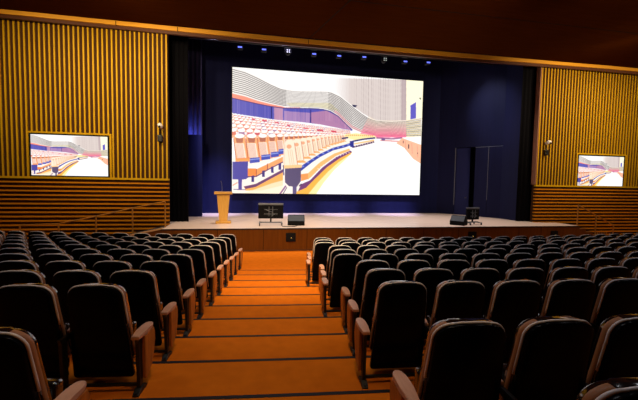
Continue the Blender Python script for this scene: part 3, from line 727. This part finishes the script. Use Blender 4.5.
def highlightmesh():  # tube added along the back's rim to draw its highlight
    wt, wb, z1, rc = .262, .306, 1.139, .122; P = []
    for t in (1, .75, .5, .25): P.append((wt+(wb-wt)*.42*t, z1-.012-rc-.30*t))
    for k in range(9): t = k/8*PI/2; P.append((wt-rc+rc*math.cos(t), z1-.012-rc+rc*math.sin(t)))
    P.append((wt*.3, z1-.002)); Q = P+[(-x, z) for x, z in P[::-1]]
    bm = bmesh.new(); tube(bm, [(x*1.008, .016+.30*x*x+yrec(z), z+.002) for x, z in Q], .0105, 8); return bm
keep('highlight', obj('edge_highlight', highlightmesh(), 'highlight', smooth=True))
for s, k in ((1, 'R'), (-1, 'L')): keep('band'+k, obj('side_band', bandmesh(s), 'band', smooth=True))

def child(name, key, parent):
    o = bpy.data.objects.new(name, meshes[key]); COL.objects.link(o); o.parent = parent; return o
def seat(arms, panel):
    e = empty('theatre_seat')
    for k in ('back_shell', 'seat_cushion', 'seat_pan'): child(k, k, e)
    bk = child('backrest', 'backrest', e)
    for k in 'LR': child('side_band', 'band'+k, bk)
    child('edge_highlight', 'highlight', bk)
    child('crossbar', 'crossbar'+(panel or ''), e)
    for a in arms:
        p = 'end' if a == panel else ''
        ar = child('armrest', ('endarm' if p else 'armrest')+a, e); child('armrest_bracket', p+'bracket'+a, ar)
        lg = child('leg', p+'leg'+a, e); child('foot', p+'foot'+a, lg)
    if panel: child('end_panel', 'panel'+panel, e)
    return e
def copy_tree(o, parent=None):
    c = o.copy(); COL.objects.link(c)
    if parent: c.parent = parent
    for ch in list(o.children): copy_tree(ch, c)
    return c
# measured aisle ends of every row: (hall x, y) of the aisle-side arm
arm_left = {-1: (-0.436, 11.46), 0: (-0.53, 10.601), 1: (-0.604, 9.74), 2: (-0.684, 8.88), 3: (-0.762, 8.019), 4: (-0.833, 7.158), 5: (-0.932, 6.299), 6: (-0.997, 5.437), 7: (-1.091, 4.578), 8: (-1.158, 3.716), 9: (-1.248, 2.359)}
arm_right = {0: (1.675, 10.387), 1: (1.554, 9.531), 2: (1.392, 8.678), 3: (1.574, 7.794), 4: (1.437, 6.939), 5: (1.294, 6.084), 6: (1.458, 5.202), 7: (1.333, 4.346), 8: (1.192, 3.491), 9: (1.082, 2.141), 10: (1.33, 1.2)}
def rowz(k):
    if k == -1: return 0.0
    if k <= 8: return ztier(edges[9-k])
    return ztier(near[0]) if k == 9 else ztier(near[1])
protos = {}
def placed(side, first, last):
    key = (side, first, last)
    if key not in protos:
        arms = ['R'] if side == 'L' else ['L']
        if last: arms.append('L' if side == 'L' else 'R')
        pan = ('R' if side == 'L' else 'L') if first else None
        protos[key] = seat(arms, pan); return protos[key]
    return copy_tree(protos[key])
nseat = 0
for side, arms in (('L', arm_left), ('R', arm_right)):
    s = -1 if side == 'L' else 1
    for k, (ax, ay) in sorted(arms.items()):
        CX, CYR = centre(3.60+.868*(8-k) if k < 9 else 2.2)
        r = math.hypot(ax-CX, ay-CYR); th = math.atan2(ax-CX, CYR-ay); z = rowz(k)
        spots = []
        for i in range(40):
            t = th+s*(HE+PITCHX*i)/r
            x, y = CX+r*math.sin(t), CYR-r*math.cos(t)
            if x < XL+.5 or x > XR-.5: break
            u = [proj((x+dx, y, z+zz)) for dx in (-.28, .28) for zz in (.3, 1.1)]
            if all(a[0] < -6 or a[0] > 644 or a[2] < .3 for a in u): break
            spots.append((x, y, t))
        for i, (x, y, t) in enumerate(spots):
            o = placed(side, i == 0, i == len(spots)-1)
            o.location = (x, y, z); o.rotation_euler = (0, 0, t)
            where = 'left' if side == 'L' else 'right'
            row = words[k+1] if side == 'L' else words[k]
            if i == 0:
                lb = 'theatre seat with wooden end panel %s of the aisle, %s row from the stage' % (where, row)
            else:
                lb = 'black-backed theatre seat %s of the aisle, %s row from stage, %s from the aisle' % (where, row, words[i])
            tag(o, lb, 'seat', 'theatre seats %s of the aisle' % where); nseat += 1
print('seats', nseat)

# ------------------------------------------------------------------ dark nosing strips of the aisle steps
for n, e in enumerate(edges + near[:2]):
    CX, CYR, r = arc(e); z = ztier(e)
    a0 = math.atan2(-1.75-CX, CYR-e) ; a1 = math.atan2(2.55-CX, CYR-e)
    bm = bmesh.new(); K = 12; q = []
    for i in range(K+1):
        a = a0+(a1-a0)*i/K
        q.append([bm.verts.new((CX+rr*math.sin(a), CYR-rr*math.cos(a), zz)) for rr, zz in ((r-.010, z-.05), (r-.010, z+.004), (r+.040, z+.004), (r+.040, z-.05))])
    for A, B in zip(q, q[1:]):
        for j in range(4): bm.faces.new((A[j], A[(j+1) % 4], B[(j+1) % 4], B[j]))
    bm.faces.new(q[0]); bm.faces.new(q[-1][::-1])
    struct(obj('trim_%d' % (n+3), bm, 'nosing'), 'black nosing strip on an aisle step')

# ------------------------------------------------------------------ light
def spot(name, loc, target, energy, color, angle, blend=.6, size=.25):
    d = bpy.data.lights.new(name, 'SPOT'); o = bpy.data.objects.new(name, d); COL.objects.link(o)
    d.energy = energy; d.color = color; d.spot_size = math.radians(angle); d.spot_blend = blend; d.shadow_soft_size = size
    o.location = loc; o.rotation_euler = (Vector(target)-Vector(loc)).to_track_quat('-Z', 'Y').to_euler(); return o
def area(name, loc, target, energy, color, sx, sy_):
    d = bpy.data.lights.new(name, 'AREA'); d.shape = 'RECTANGLE'; d.size = sx; d.size_y = sy_
    o = bpy.data.objects.new(name, d); COL.objects.link(o); d.energy = energy; d.color = color
    o.location = loc; o.rotation_euler = (Vector(target)-Vector(loc)).to_track_quat('-Z', 'Y').to_euler(); return o
WARM = (1, .74, .42)
# stage wash from lamps hung high over the stage
for x in (-.8, 2.4, 5.6, 8.8, 12.0):
    spot('stage_wash', (x, 16.5, 11.2), (x*.97+.1, 15.9, ZS), 1650, (1, .86, .80), 58, .8, .3)
for x in (-2.0, 1.5, 5.0, 8.5):
    spot('stage_violet_wash', (x, 16.9, 11.2), (x, 20.45, .7), 10500, (.62, .57, 1), 21, 1, .3)
spot('curtain_uplight', (-3.4, 19.2, 4.6), (-3.3, 19.75, 6.4), 110, (.30, .36, 1), 120, 1)
spot('side_wall_lamp', (9.0, 17.0, 10.6), (13.4, 18.0, 7.0), 900, (.86, .88, 1), 38, 1)
# unseen lamps added in the hall for lectern, trim, aisle, seats and walls
spot('lectern_fill', (-1.0, 5.0, 8.2), (-1.4, 16.05, 1.55), 1900, WARM, 8, .8, .1)  # unseen fill spot, added to brighten the lectern front
for x, k in ((-5.5, 230), (.5, 1350), (6.5, 1450), (12.5, 620)):
    spot('trim_fill', (x, 4.0, 6.6), (x, 15.4, 11.2), k, WARM, 46, 1, .2)  # unseen fill spots, added to brighten the amber trim and mid ceiling
spot('aisle_fill', (.9, 5.0, 8.6), (1.1, 11.9, 0), 5600, WARM, 60, 1, .3)  # this and the next two: unseen warm fill added over the aisle carpet
spot('aisle_fill', (.5, 4.0, 8.6), (.6, 7.4, .3), 700, WARM, 46, 1, .3)
spot('aisle_fill', (.4, 1.5, 8.6), (.2, 5.0, .6), 480, (1, .62, .25), 64, 1, .3)
for x in (-6.0, 1.0, 8.0, 15.0):
    area('seat_rim_fill', (x, 5.0, 8.9), (x, 5.0, 0), 70, (.92, .94, 1), 2.4, .8)  # unseen cool panels, added to give the seat rims highlights
for x, k in ((-4.0, 1.25), (-8.3, .8), (15.6, 1.05), (19.6, .75)):
    spot('wall_washer', (x, 11.2, 8.75), (x, WY, 5.2), 900*k, WARM, 118, 1, .15)
for x0, x1 in ((-3.4, -4.6), (15.0, 15.8)):
    spot('wall_washer', (x0, 5.0, 7.4), (x1, WY, 6.6), 2900, WARM, 58, 1, .3)
w = bpy.data.worlds.new('World'); sc.world = w; w.use_nodes = True
w.node_tree.nodes['Background'].inputs['Color'].default_value = (0, 0, 0, 1)

sc.view_settings.view_transform = 'Standard'; sc.view_settings.look = 'None'
sc.view_settings.gamma = 1; sc.view_settings.exposure = 0; sc.view_settings.use_curve_mapping = False
